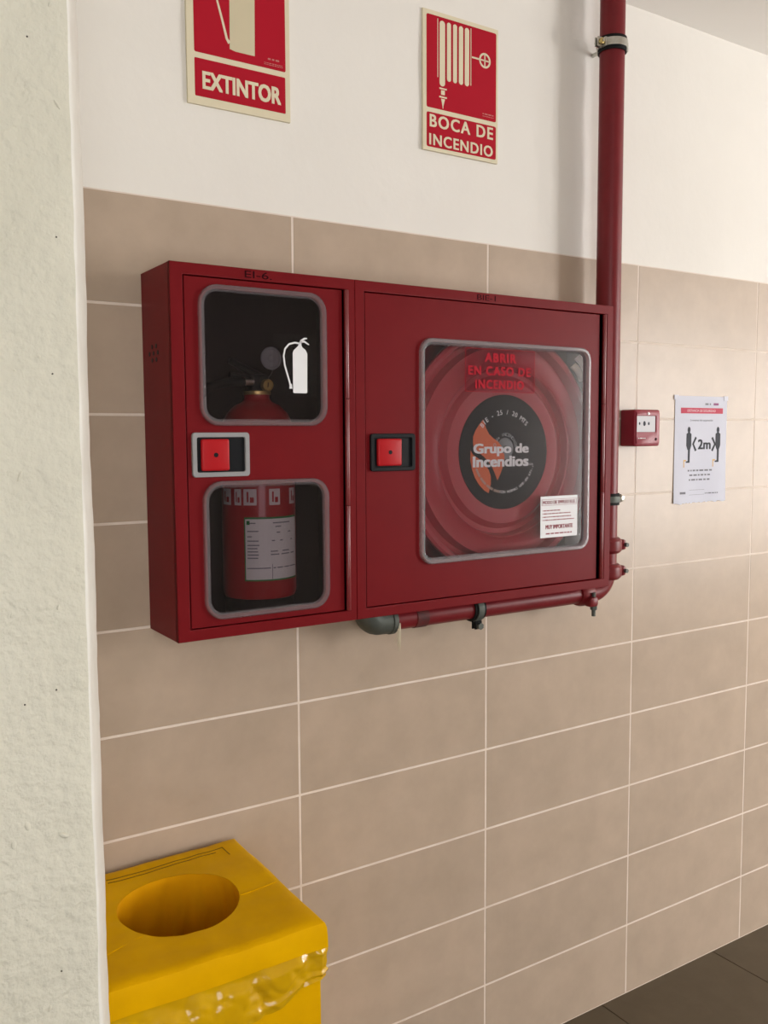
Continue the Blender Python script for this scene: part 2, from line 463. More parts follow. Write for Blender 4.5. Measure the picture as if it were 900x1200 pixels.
def door_window(door, x0, x1, z0, z1, rr, rimw, name='window_rim', m=RIM, raise_=0.004, pane=PANE):
    """moulded clear plastic window: raised rim with rounded profile, flat pane set back a little"""
    pts = rrect(x0, x1, z0, z1, rr, 8); inn = rrect(x0+rimw, x1-rimw, z0+rimw, z1-rimw, max(rr-rimw, 0.004), 8)
    cx, cz = (x0+x1)/2, (z0+z1)/2
    prof = [(0.0, 0.0036), (0.06, -raise_*0.6), (0.22, -raise_), (0.62, -raise_), (0.80, -raise_*0.55), (1.0, 0.0016), (1.0, 0.0055)]
    b2 = bmesh.new(); rings = []
    for s, dy in prof:
        rings.append([b2.verts.new((p[0]+(q[0]-p[0])*s, YF+dy, p[1]+(q[1]-p[1])*s)) for p, q in zip(pts, inn)])
    n = len(pts)
    for a, b in zip(rings, rings[1:]):
        for k in range(n): b2.faces.new((a[k], a[(k+1) % n], b[(k+1) % n], b[k]))
    o = sub(door, name, b2, m, smooth=True)
    o['label'] = 'translucent grey plastic rim'
    sub(door, 'window_pane', plate([inn], YF+0.0022, 0.0012), pane)['label'] = 'clear scuffed plastic pane'
def latch(door, x0, x1, z0, z1, bx0, bx1, bz0, bz1, m, rr=0.006):
    sub(door, 'latch_frame', plate([rrect(x0, x1, z0, z1, rr, 4), rrect(x0+.0085, x1-.0085, z0+.0085, z1-.0085, 0.003, 3)], YF-0.003, 0.0075, 0.0012), m,
        'latch surround')
    sub(door, 'latch_recess', plate([rrect(x0+.004, x1-.004, z0+.004, z1-.004, 0.003, 3)], YF+0.0015, 0.0012), BLACK)
    bt = box(bx0, bx1, YF-0.0075, YF+0.0016, bz0, bz1, 0.0035, 3)
    sub(door, 'latch_button', bt, REDBTN, 'bright red push latch', True)
    sub(door, 'keyhole', cyl(((bx0+bx1)/2, YF-0.0080, (bz0+bz1)/2), ((bx0+bx1)/2, YF-0.007, (bz0+bz1)/2), 0.0042, seg=16), BLACK)
def hinge(root, x, z0, z1):
    n = 3
    for k in range(n):
        a = z0+(z1-z0)*k/n; b = z0+(z1-z0)*(k+1)/n
        sub(root, 'hinge_knuckle', cyl((x, YF-0.0015, a+0.0004), (x, YF-0.0015, b-0.0004), 0.0048, seg=16, bev=0.0006), mat('hinge_red', (0.17, 0.010, 0.014), 0.28, spec=0.7), smooth=True)

def extinguisher_cabinet():
    x0, x1 = -0.3135, 0.0527
    root = thing('extinguisher_cabinet', 'narrow red steel cabinet with two clear windows holding a fire extinguisher', 'cabinet', ((x0+x1)/2, -0.0765, ZB))
    dx0, dx1, dz0, dz1 = -0.2905, 0.0385, 1.2170, 1.8370
    cabinet_body(root, x0, x1, dx0, dx1, dz0, dz1)
    d0, d1, e0, e1 = dx0+0.0028, 0.0262, dz0+0.002, dz1-0.002
    wu = (-0.2640, -0.0096, 1.5775, 1.8245, 0.036)
    wl = (-0.2625, -0.0080, 1.2300, 1.4800, 0.036)
    rim = 0.0125
    door = sub(root, 'door', plate([[(d0, e0), (d1, e0), (d1, e1), (d0, e1)]] +
               [rrect(a+rim*.6, b-rim*.6, c+rim*.6, d+rim*.6-2*rim*.6, r-rim*.6, 6) for a, b, c, d, r in (wu, wl)], YF+0.0030, 0.012, 0.0009), RED)
    for wn in (wu, wl): door_window(door, *wn, rim)
    latch(door, -0.2807, -0.1724, 1.4875, 1.5660, -0.2655, -0.2130, 1.4985, 1.5545, mat('grey_clear_plastic', (0.30, 0.30, 0.31), 0.3))
    hinge(root, 0.0328, dz0+0.001, dz1-0.001)
    for k, (y, z) in enumerate(((-.040, 1.716), (-.062, 1.716), (-.026, 1.704), (-.048, 1.704), (-.070, 1.704), (-.040, 1.692), (-.062, 1.692))):
        sub(root, 'vent_hole', cyl((x0-0.0006, y-0.014, z+0.004), (x0+0.0006, y-0.014, z+0.004), 0.0042, seg=12), BLACK)
    sub(root, 'handwritten_mark', text('EI-6.', -0.175, -0.122, 1.8405, 1.8530, YF-0.0004, 0.0), HANDMARK, 'black handwritten letters on the top rail')
    # clear sticker with a white extinguisher drawn on it, on the upper pane
    y = YF+0.0014
    st = sub(door, 'pictogram_sticker', plate([rrect(-0.1205, -0.0285, 1.633, 1.746, 0.002, 2)], YF+0.0018, 0.0003), clear_mat('clear_film', (0.97, 0.96, 0.96), (0.5, 0.5, 0.5), 0.004, ior=1.1))
    body = [(-0.0809, 1.640), (-0.079, 1.6385), (-0.054, 1.6385), (-0.0515, 1.640), (-0.0505, 1.712), (-0.054, 1.7185), (-0.0605, 1.723), (-0.0625, 1.7265),
            (-0.0625, 1.7305), (-0.0685, 1.7305), (-0.0688, 1.7265), (-0.0715, 1.7235), (-0.0785, 1.7175), (-0.0809, 1.712)]
    pm = plate([body], y, 0.0003)
    hose = [(-0.066, 1.7300), (-0.076, 1.7312), (-0.088, 1.728), (-0.0965, 1.719), (-0.0995, 1.706), (-0.0975, 1.689), (-0.0925, 1.673), (-0.0878, 1.658), (-0.0862, 1.650)]
    join(pm, stroke(hose, 0.0032, y, 0.0003))
    join(pm, plate([[(-0.0888, 1.6465), (-0.0825, 1.6465), (-0.0835, 1.6555), (-0.0875, 1.6555)]], y, 0.0003))
    join(pm, stroke([(-0.066, 1.729), (-0.063, 1.735), (-0.056, 1.7395), (-0.0505, 1.740)], [0.004, 0.004, 0.0035, 0.002], y, 0.0003))
    join(pm, stroke([(-0.065, 1.733), (-0.056, 1.734), (-0.0465, 1.7285)], [0.003, 0.0035, 0.002], y, 0.0003))
    sub(door, 'pictogram', pm, WHITE, 'white extinguisher pictogram')
extinguisher_cabinet()

def hose_cabinet():
    x0, x1 = 0.0533, 0.7575
    root = thing('hose_cabinet', 'wide red steel cabinet with one large clear window over a fire hose reel', 'cabinet', ((x0+x1)/2, -0.0765, ZB))
    dx0, dx1, dz0, dz1 = 0.0745, 0.7385, 1.2170, 1.8370
    cabinet_body(root, x0, x1, dx0, dx1, dz0, dz1)
    d0, d1, e0, e1 = dx0+0.0028, 0.7165, dz0+0.002, dz1-0.002
    wn = (0.2050, 0.6835, 1.2925, 1.7565, 0.030); rim = 0.0135
    a, b, c, d, r = wn
    door = sub(root, 'door', plate([[(d0, e0), (d1, e0), (d1, e1), (d0, e1)], rrect(a+rim*.6, b-rim*.6, c+rim*.6, d-rim*.6, r-rim*.6, 6)], YF+0.0030, 0.012, 0.0009), RED)
    door_window(door, *wn, rim, raise_=0.006, pane=PANE2, m=RIM2)
    latch(door, 0.0860, 0.1920, 1.4885, 1.5630, 0.0998, 0.1566, 1.4990, 1.5530, BLACK)
    hinge(root, 0.7275, dz0+0.001, dz1-0.001)
    sub(root, 'handwritten_mark', text('BIE-1', 0.352, 0.402, 1.8415, 1.8525, YF-0.0003, -0.01), HANDMARK, 'faint handwritten letters on the top rail')
    y = YF+0.0014
    sub(door, 'warning_sticker', plate([rrect(0.3225, 0.5150, 1.6505, 1.7415, 0.002, 2)], YF+0.0018, 0.0003), STICKCLEAR, 'clear sticker with red lettering')
    ed = plate([rrect(0.3225, 0.5150, 1.6505, 1.7415, 0.002, 2), rrect(0.3235, 0.5140, 1.6515, 1.7405, 0.002, 2)], y, 0.0003)
    sub(door, 'sticker_border', ed, STICKRED)
    for s, xa, xb, za, zb in (('ABRIR', 0.374, 0.462, 1.7135, 1.7330), ('EN CASO DE', 0.3300, 0.5030, 1.6855, 1.7050), ('INCENDIO', 0.349, 0.484, 1.6570, 1.6765)):
        sub(door, 'sticker_lettering', text(s, xa, xb, za, zb, y, 0.040, 0.0003, 1.16), STICKRED)
    nt = sub(door, 'instruction_sticker', plate([[(0.5365, 1.3265), (0.6505, 1.3265), (0.6505, 1.4205), (0.5365, 1.4205)]], y, 0.0004), WHITE, 'white sticker with red instructions')
    rnd = random.Random(5); yy = y-0.0004
    sub(door, 'sticker_heading', text('MODO DE EMPLEO B.I.E.', 0.5430, 0.6440, 1.4025, 1.4105, yy, 0.015), MAROON)
    sub(door, 'heading_box', plate([rrect(.5400, .6470, 1.3995, 1.4135, .001, 2), rrect(.5406, .6464, 1.4001, 1.4129, .001, 2)], yy, 0.0003), MAROON)
    pb = bmesh.new()
    for z, xb in ((1.3880, 0.600), (1.3810, 0.628), (1.3735, 0.630), (1.3665, 0.643)):
        word_bars(0.546, xb, z, 0.0022, yy, rnd, bm=pb); box(0.5425, 0.5440, yy, yy+.0003, z-.001, z+.001, bm=pb)
    sub(door, 'small_print', pb, MAROON)
    sub(door, 'sticker_heading', text('MUY IMPORTANTE', 0.5520, 0.6360, 1.3460, 1.3555, yy, 0.03), MAROON)
    sub(door, 'small_print', word_bars(0.553, 0.636, 1.3355, 0.0028, yy, rnd), MAROON)
hose_cabinet()

# ------------------------------------------------------------------ hose reel inside the wide cabinet
def hose_reel():
    cx, cz = 0.457, 1.521
    root = thing('hose_reel', 'red fire hose reel with black hub disc behind the wide cabinet window', 'hose reel', (cx, -0.004, cz))
    # h is measured from y=0 towards the viewer
    fl = [(0.0, 0.118), (0.126, 0.118), (0.136, 0.1195), (0.158, 0.1195), (0.170, 0.108), (0.181, 0.108), (0.1855, 0.1245), (0.188, 0.1265), (0.1905, 0.1245),
          (0.205, 0.119), (0.231, 0.119), (0.239, 0.100), (0.250, 0.100), (0.257, 0.119), (0.266, 0.121), (0.272, 0.118), (0.273, 0.112), (0.268, 0.106),
          (0.260, 0.096), (0.250, 0.094), (0.2, 0.094), (0.0, 0.094)]
    sub(root, 'front_flange', lathe(fl, (cx, 0, cz), '-y', 96), REDREEL, 'red pressed steel flange with ring grooves', True)
    sub(root, 'back_flange', lathe([(0.0, 0.024), (0.265, 0.024), (0.272, 0.028), (0.265, 0.030), (0.0, 0.030)], (cx, 0, cz), '-y', 64), REDREEL, smooth=True)
    sub(root, 'drum', lathe([(0.12, 0.029), (0.12, 0.095)], (cx, 0, cz), '-y', 48), REDREEL, smooth=True)
    hb = bmesh.new()
    pts = []
    turns, R0 = 7, 0.145
    for k in range(turns*40):
        a = 2*PI*k/40; yy = -0.044-0.036*abs(((k/40) % 2)-1)
        pts.append((cx+(R0+0.011*k/40)*math.cos(a), yy, cz+(R0+0.011*k/40)*math.sin(a)))
    tube(pts, 0.0125, 8, bm=hb)
    sub(root, 'hose', hb, DARK, smooth=True)
    for dx, dz in ((0.0, 0.0), (0.012, 0.020)):            # two pale hose bindings showing at the edge of the reel
        b = tube([(0.706+dx-.012, -0.088, 1.703+dz+.020), (0.706+dx-.004, -0.095, 1.703+dz+.008), (0.706+dx+.006, -0.097, 1.703+dz-.006), (0.706+dx+.012, -0.095, 1.703+dz-.014)], 0.0085, 10)
        sub(root, 'hose_binding', b, CREAM, 'cream hose binding', True)
    sub(root, 'axle', cyl((cx, -0.004, cz), (cx, -0.112, cz), 0.02), GALV)
    disc = sub(root, 'hub_disc', lathe([(0.0, 0.1215), (0.119, 0.1215), (0.1265, 0.1195), (0.1265, 0.117)], (cx, 0, cz), '-y', 64), BLACKDISC, 'black disc with orange flame and white lettering', True)
    y = -0.1222
    flame1 = [(0.3945, 1.5925), (0.384, 1.582), (0.374, 1.570), (0.367, 1.556), (0.3665, 1.543), (0.3685, 1.531), (0.376, 1.524), (0.386, 1.519), (0.397, 1.512), (0.409, 1.502),
              (0.419, 1.490), (0.427, 1.477), (0.4355, 1.459), (0.444, 1.474), (0.452, 1.492), (0.4555, 1.508), (0.4535, 1.522), (0.446, 1.535), (0.436, 1.545), (0.424, 1.5515), (0.411, 1.561), (0.402, 1.575)]
    flame2 = [(0.3600, 1.526), (0.3665, 1.517), (0.377, 1.511), (0.389, 1.504), (0.401, 1.494), (0.411, 1.482), (0.4165, 1.468), (0.4165, 1.452), (0.4105, 1.432), (0.397, 1.439),
              (0.383, 1.452), (0.372, 1.467), (0.364, 1.485), (0.3595, 1.505)]
    sub(disc, 'flame_print', plate([flame1], y, 0.0004), ORANGE); sub(disc, 'flame_print', plate([flame2], y, 0.0004), ORANGE)
    sub(disc, 'brand_lettering', text('Grupo de', 0.3665, 0.5250, 1.5125, 1.5405, y-0.0012, 0.040), WHITE)
    sub(disc, 'brand_lettering', text('Incendios', 0.3650, 0.5250, 1.4890, 1.5130, y-0.0012, 0.040), WHITE)
    sub(disc, 'brand_lettering', text(',S.A.', 0.5270, 0.5400, 1.4905, 1.4955, y-0.0006, 0.0), WHITE)
    sub(disc, 'rating_lettering', arc_text('BIE - 25 / 20 MTS', cx, cz, 0.0830, math.radians(138), math.radians(46), 0.0150, y-0.0002), WHITE)
    sub(disc, 'standard_lettering', arc_text('CON NORMAS UNE-EN 671-1', cx, cz, 0.0850, math.radians(262), math.radians(338), 0.0085, y-0.0002, True, 0.0), WHITE)
    bars = bmesh.new()
    for k in range(30):                                    # worn print that can no longer be read
        a = math.radians(204+1.9*k)
        if k % 8 == 7: continue
        p = Vector((cx+0.0885*math.cos(a), y-.0002, cz+0.0885*math.sin(a)))
        b2 = box(-.0011, .0011, -.0002, .0002, -.0028, .0028); b2.transform(Matrix.Translation(p) @ Matrix.Rotation(-(a+PI/2), 4, 'Y')); join(bars, b2)
    sub(disc, 'small_print', bars, mat('faded_print', (0.45, 0.33, 0.28), 0.6))
    sub(disc, 'centre_plate', lathe([(0.0, 0.1226), (0.010, 0.1226), (0.012, 0.1221), (0.022, 0.1221), (0.024, 0.1215)], (cx, 0, cz+.008), '-y', 40), mat('hub_grey', (0.16, 0.17, 0.18), 0.4, metal=0.3), 'grey centre plate', True)
    sub(disc, 'centre_bolt', lathe([(0.0, 0.1229), (0.006, 0.1229), (0.0065, 0.122)], (cx, 0, cz+.010), '-y', 6), GALV)
    sub(disc, 'centre_lettering', arc_text('O de INCENDIOS', cx, cz+.008, 0.0275, math.radians(165), math.radians(10), 0.0105, y-0.0003), mat('pale_grey_print', (0.42, 0.44, 0.46), 0.6))
hose_reel()

# ------------------------------------------------------------------ extinguisher inside the narrow cabinet
def curved(cx, cy, r, a0, a1, z0, z1, n=14):
    """patch wrapped on a vertical cylinder, angle from -y towards +x, degrees"""
    b2 = bmesh.new(); A, B = [], []
    for k in range(n+1):
        a = math.radians(a0+(a1-a0)*k/n); x, y = cx+r*math.sin(a), cy-r*math.cos(a)
        A.append(b2.verts.new((x, y, z0))); B.append(b2.verts.new((x, y, z1)))
    for k in range(n): b2.faces.new((A[k], A[k+1], B[k+1], B[k]))
    return b2
def extinguisher():
    cx, cy, R = -0.120, -0.077, 0.070
    z0 = ZB+0.0036
    root = thing('fire_extinguisher', 'red fire extinguisher with white label standing inside the narrow cabinet', 'extinguisher', (cx, cy, z0))
    EXR = mat('extinguisher_red', (0.30, 0.010, 0.018), 0.28, coat=0.3)
    body = sub(root, 'cylinder', lathe([(0.0, 1.252), (0.060, 1.252), (0.067, 1.256), (R, 1.264), (R, 1.560), (0.067, 1.582), (0.058, 1.602), (0.043, 1.617), (0.028, 1.624), (0.024, 1.630), (0.024, 1.638), (0.0, 1.638)], (cx, cy, 0), 'z', 48), EXR, smooth=True)
    sub(root, 'foot_ring', lathe([(0.060, z0), (0.066, z0), (0.067, 1.255), (0.058, 1.262), (0.058, z0+.004), (0.060, z0)], (cx, cy, 0), 'z', 40), DARK, smooth=True)
    sub(root, 'neck_ring', lathe([(0.018, 1.637), (0.026, 1.637), (0.027, 1.640), (0.026, 1.644), (0.018, 1.644)], (cx, cy, 0), 'z', 32), BRASS, smooth=True)
    sub(root, 'valve', box(cx-.016, cx+.016, cy-.014, cy+.014, 1.643, 1.676, 0.004, 2), BLACK, smooth=True)
    hd = bmesh.new()
    tube([(cx+.008, cy, 1.672), (cx-.02, cy-.004, 1.682), (cx-.058, cy-.006, 1.700)], [0.007, 0.008, 0.006], 10, bm=hd)
    sub(root, 'squeeze_lever', hd, BLACK, smooth=True)
    h2 = bmesh.new(); tube([(cx-.008, cy, 1.664), (cx-.03, cy-.004, 1.668), (cx-.058, cy-.006, 1.674)], [0.007, 0.007, 0.005], 10, bm=h2)
    sub(root, 'carry_handle', h2, BLACK, smooth=True)
    gx, gz = cx+0.013, 1.655
    g = sub(root, 'pressure_gauge', lathe([(0.0, 0.021), (0.0085, 0.021), (0.0105, 0.024), (0.0115, 0.0215), (0.0115, 0.012), (0.0, 0.012)], (gx, cy, gz), '-y', 28), BRASS, 'small brass pressure gauge', True)
    sub(g, 'gauge_needle', stroke([(gx, gz-.004), (gx+.001, gz+.005)], 0.0016, cy-0.0217), DARK)
    sub(root, 'hose_collar', cyl((cx-.014, cy-.012, 1.6615), (cx-.036, cy-.016, 1.6605), 0.0075, seg=20, bev=.001), CHROME, 'silver hose collar', True)
    hp = [(cx-.034, cy-.016, 1.6605), (cx-.070, cy-.020, 1.658), (cx-.105, cy-.022, 1.648), (cx-.130, cy-.020, 1.625), (cx-.140, cy-.012, 1.585), (cx-.138, cy-.004, 1.53), (cx-.130, cy, 1.46), (cx-.122, cy, 1.40)]
    sub(root, 'hose', tube(hp, 0.0085, 12), DARK, smooth=True)
    tg = (cx+.0165, cy-.030, 1.7045)
    sub(root, 'inspection_tag', lathe([(0.0, 0.0), (0.006, 0.0015), (0.007, 0.0), (0.016, 0.0), (0.0175, 0.0022), (0.0205, 0.0022), (0.0215, 0.0), (0.0205, -0.002), (0.0, -0.002)], tg, '-y', 36),
        mat('tag_grey', (0.20, 0.21, 0.22), 0.5), 'round grey plastic tag', True)
    sub(root, 'tag_wire', tube([(tg[0]+.004, tg[1]+.002, 1.684), (tg[0]+.003, tg[1]+.006, 1.676), (gx+.002, cy-.016, 1.667)], 0.0009, 6), GALV)
    # wrapped labels
    sub(body, 'label_border', curved(cx, cy, R+.0004, -48, 50, 1.2905, 1.4100), GREEN)
    sub(body, 'label_sheet', curved(cx, cy, R+.0008, -46, 48, 1.2935, 1.4065), mat('label_white', (0.60, 0.62, 0.60), 0.5), 'white label with a green edge')
    sub(body, 'label_rule', curved(cx, cy, R+.0011, -6, -5, 1.294, 1.322, 2), GREYINK)
    pb = bmesh.new(); rnd = random.Random(9)
    for z, segs in ((1.399, ((-40, -30), (-4, 28))), (1.392, ((0, 10),)), (1.384, ((-43, -26),)), (1.381, ((2, 8), (24, 30))), (1.374, ((-43, -36),)), (1.366, ((-43, -26), (-6, -1), (8, 13), (30, 34))),
                    (1.358, ((-43, -25),)), (1.352, ((-43, -28),)), (1.346, ((-43, -27), (-8, 4), (12, 26))), (1.340, ((-43, -26), (-8, 6), (10, 26), (30, 40))), (1.334, ((-43, -27),)), (1.315, ((-44, -8), (-4, 44)))):
        for a, b in segs: join(pb, curved(cx, cy, R+.0011, a, b, z-.0012, z+.0010, 4))
    sub(body, 'label_print', pb, GREYINK)
    lg = bmesh.new(); join(lg, curved(cx, cy, R+.0011, -44, -39, 1.396, 1.4035, 3)); sub(body, 'label_logo', lg, GREEN)
    wl = mat('faded_white', (0.50, 0.46, 0.46), 0.6)
    for a, hw in ((-82, 11), (-58, 6), (-38, 10), (0, 9), (38, 9)):
        sub(body, 'pictogram_patch', curved(cx, cy, R+.0005, a-hw, a+hw, 1.432, 1.462, 6), wl)
        pk = bmesh.new()
        join(pk, curved(cx, cy, R+.0009, a-hw*.5, a-hw*.2, 1.438, 1.457, 2)); join(pk, curved(cx, cy, R+.0009, a, a+hw*.6, 1.437, 1.447, 2))
        sub(body, 'pictogram_print', pk, EXR)
extinguisher()

# ------------------------------------------------------------------ pipework
PX, PY, PR = 0.8365, -0.062, 0.0300
def ring_clamp(root, c, axis, r, wd, m_band, m_rub):
    c = Vector(c); a = Vector(axis)
    ru = bmesh.new(); ax = 'z' if abs(a.z) > .5 else 'x'
    sub(root, 'rubber_liner', lathe([(r+.0003, -wd*.80), (r+.0042, -wd*.80), (r+.0042, wd*.80), (r+.0003, wd*.80), (r+.0003, -wd*.80)], c, ax, 40), m_rub, smooth=True)
    sub(root, 'steel_band', lathe([(r+.0040, -wd*.42), (r+.0072, -wd*.42), (r+.0080, 0), (r+.0072, wd*.42), (r+.0040, wd*.42), (r+.0040, -wd*.42)], c, ax, 40), m_band, smooth=True)
def riser():
    root = thing('riser_pipe', 'vertical red fire water pipe running down from the ceiling beside the cabinets', 'pipe', (PX, PY, 1.165))
    sub(root, 'pipe', tube([(PX, PY, 2.64), (PX, PY, 1.215)], PR, 32), REDPIPE, smooth=True)
    # grooved couplings on the way to the elbow
    for z in (1.282, 1.216):
        sub(root, 'coupling', lathe([(PR, -.020), (PR+.006, -.019), (PR+.0125, -.012), (PR+.0135, 0), (PR+.0125, .012), (PR+.006, .019), (PR, .020)], (PX, PY, z), 'z', 32), REDPIPE, smooth=True)
        lug = box(PX+PR+.004, PX+PR+.019, PY-.028, PY+.010, z-.013, z+.013, .005, 2)
        sub(root, 'coupling_lug', lug, REDPIPE, smooth=True)
        sub(root, 'coupling_bolt', cyl((PX+PR+.014, PY-.036, z), (PX+PR+.014, PY+.016, z), 0.0052, seg=12), GALV)
        sub(root, 'coupling_nut', cyl((PX+PR+.016, PY-.010, z), (PX+PR+.026, PY-.010, z), 0.0085, seg=6), GALV)
    # elbow turning under the cabinet
    el = [(PX, PY, 1.222)]
    R = 0.048
    for k in range(9):
        a = PI/2*k/8; el.append((PX-R+R*math.cos(a), PY, 1.2140-R*math.sin(a)))
    zc = 1.2140-R
    el.append((PX-R-0.02, PY, zc))
    sub(root, 'elbow', tube(el, [PR]+[PR-.002-.003*k/8 for k in range(9)]+[0.0245], 24), REDPIPE, smooth=True)
    return zc
ZP = riser()
PR2 = 0.0235
def feed_pipe():
    root = thing('feed_pipe', 'horizontal red pipe under the wide cabinet with a bare grey elbow at one end', 'pipe', (0.46, PY, ZP-PR2))
    xr, xl = PX-0.048-0.021, 0.165
    sub(root, 'pipe', tube([(xr, PY, ZP), (xl, PY, ZP)], PR2, 28), REDPIPE, smooth=True)
    # end coupling with hanging bolt
    cxp = xr-0.008
    sub(root, 'coupling', lathe([(PR2, -.022), (PR2+.004, -.021), (PR2+.007, -.013), (PR2+.0078, 0), (PR2+.007, .013), (PR2+.004, .021), (PR2, .022)], (cxp, PY, ZP), 'x', 32), REDPIPE, smooth=True)
    sub(root, 'coupling_lug', box(cxp-.014, cxp+.014, PY-.044, PY-.020, ZP-.028, ZP-.004, .006, 2), REDPIPE, smooth=True)
    sub(root, 'coupling_bolt', cyl((cxp+.006, PY-.034, ZP+.006), (cxp+.006, PY-.034, ZP-.052), 0.0050, seg=12), GALV)
    sub(root, 'coupling_nut', cyl((cxp+.006, PY-.034, ZP-.027), (cxp+.006, PY-.034, ZP-.036), 0.0088, seg=6), GALV)
    # painted joint sleeve
    sub(root, 'joint_sleeve', lathe([(PR2, -.016), (PR2+.0016, -.015), (PR2+.0016, .015), (PR2, .016)], (0.262, PY, ZP), 'x', 28), mat('worn_red_paint', (0.13, 0.022, 0.022), 0.5, var=(60, (0.06, 0.03, 0.03))), smooth=True)
    # bare elbow turning up into the cabinet floor
    R = 0.0295; el = [(0.190, PY, ZP), (0.172, PY, ZP)]
    for k in range(1, 9):
        a = PI/2*k/8; el.append((0.160-R*math.sin(a), PY, ZP+R-R*math.cos(a)))
    sub(root, 'grey_elbow', tube(el, 0.0290, 24), GALV, 'bare grey metal elbow', True)
    sub(root, 'elbow_bead', lathe([(0.0290, -.006), (0.0310, -.005), (0.0310, .005), (0.0290, .006)], (0.188, PY, ZP), 'x', 28), GALV, smooth=True)
    hb = bmesh.new(); rnd = random.Random(2)
    for k in range(9):
        dx = rnd.uniform(-.003, .004); L = rnd.uniform(.015, .040)
        tube([(0.196+dx, PY-.024, ZP-.004), (0.195+dx, PY-.027, ZP-.022), (0.193+dx*1.6, PY-.026, ZP-.026-L*.5), (0.191+dx*2.2, PY-.024, ZP-.026-L)], [.0012, .0012, .001, .0005], 5, bm=hb)
    sub(root, 'sealing_hemp', hb, HEMP, 'frayed strands of pale sealing hemp')
feed_pipe()
def clamps():
    z = 2.489
    r = thing('pipe_clamp', 'silver rubber-lined wall clamp around the upper part of the vertical pipe', 'clamp', (PX, PY, z-.012), 'pipe clamps')
    ring_clamp(r, (PX, PY, z), (0, 0, 1), PR, 0.021, CHROME, DARK)
    for s in (-1, 1):
        sub(r, 'clamp_ear', box(PX+s*(PR+.006)-.003, PX+s*(PR+.006)+.003+s*.0, PY-.016, PY+.016, z-.010, z+.010, .001, 1), CHROME)
    sub(r, 'clamp_ear', box(PX-PR-.024, PX-PR-.004, PY-.006, PY-.003, z-.011, z+.011, .001, 1), CHROME)
    sub(r, 'clamp_ear', box(PX-PR-.024, PX-PR-.004, PY+.003, PY+.006, z-.011, z+.011, .001, 1), CHROME)
    sub(r, 'clamp_screw', cyl((PX-PR-.015, PY-.016, z), (PX-PR-.015, PY+.012, z), .0032, seg=12), CHROME)
    sub(r, 'screw_head', cyl((PX-PR-.015, PY-.0135, z), (PX-PR-.015, PY-.006, z), .0068, seg=12, bev=.001), BRASS, smooth=True)
    sub(r, 'wall_stud', cyl((PX, PY+PR, z), (PX, 0.004, z), .005, seg=12), CHROME)
    z = 1.398
    r = thing('pipe_clamp', 'wall clamp of the vertical pipe whose silver bolt sticks out beside the wide cabinet', 'clamp', (PX, PY, z-.012), 'pipe clamps')
    ring_clamp(r, (PX, PY, z), (0, 0, 1), PR, 0.018, GALV, DARK)
    sub(r, 'clamp_screw', cyl((PX+PR+.0155, PY-.014, z), (PX+PR+.0155, PY+.014, z), .0035, seg=12), CHROME)
    sub(r, 'clamp_ear', box(PX+PR+.006, PX+PR+.022, PY-.006, PY-.003, z-.010, z+.010, .001, 1), DARK)
    sub(r, 'clamp_ear', box(PX+PR+.006, PX+PR+.022, PY+.003, PY+.006, z-.010, z+.010, .001, 1), DARK)
    sub(r, 'screw_head', cyl((PX+PR+.0155, PY-.016, z), (PX+PR+.0155, PY-.006, z), .0085, seg=16, bev=.003), CHROME, smooth=True)
    sub(r, 'wall_stud', cyl((PX, PY+PR, z), (PX, 0.004, z), .005, seg=12), CHROME)
    x = 0.418
    r = thing('pipe_clamp', 'dark metal clamp around the horizontal pipe under the wide cabinet', 'clamp', (x, PY, ZP-PR2-.02), 'pipe clamps')
    ring_clamp(r, (x, PY, ZP), (1, 0, 0), PR2, 0.019, GALV, DARK)
    sub(r, 'clamp_ear', box(x-.010, x+.010, PY-.018, PY-.014, ZP-PR2-.022, ZP-PR2-.003, .001, 1), DARK)
    sub(r, 'clamp_ear', box(x-.010, x+.010, PY-.008, PY-.004, ZP-PR2-.022, ZP-PR2-.003, .001, 1), DARK)
    sub(r, 'clamp_screw', cyl((x, PY-.026, ZP-PR2-.014), (x, PY+.002, ZP-PR2-.014), .0035, seg=12), GALV)
    sub(r, 'screw_head', cyl((x, PY-.027, ZP-PR2-.014), (x, PY-.018, ZP-PR2-.014), .0080, seg=6), GALV)
    sub(r, 'wall_stud', cyl((x, PY+PR2, ZP), (x, 0.004, ZP), .005, seg=12), GALV)
clamps()

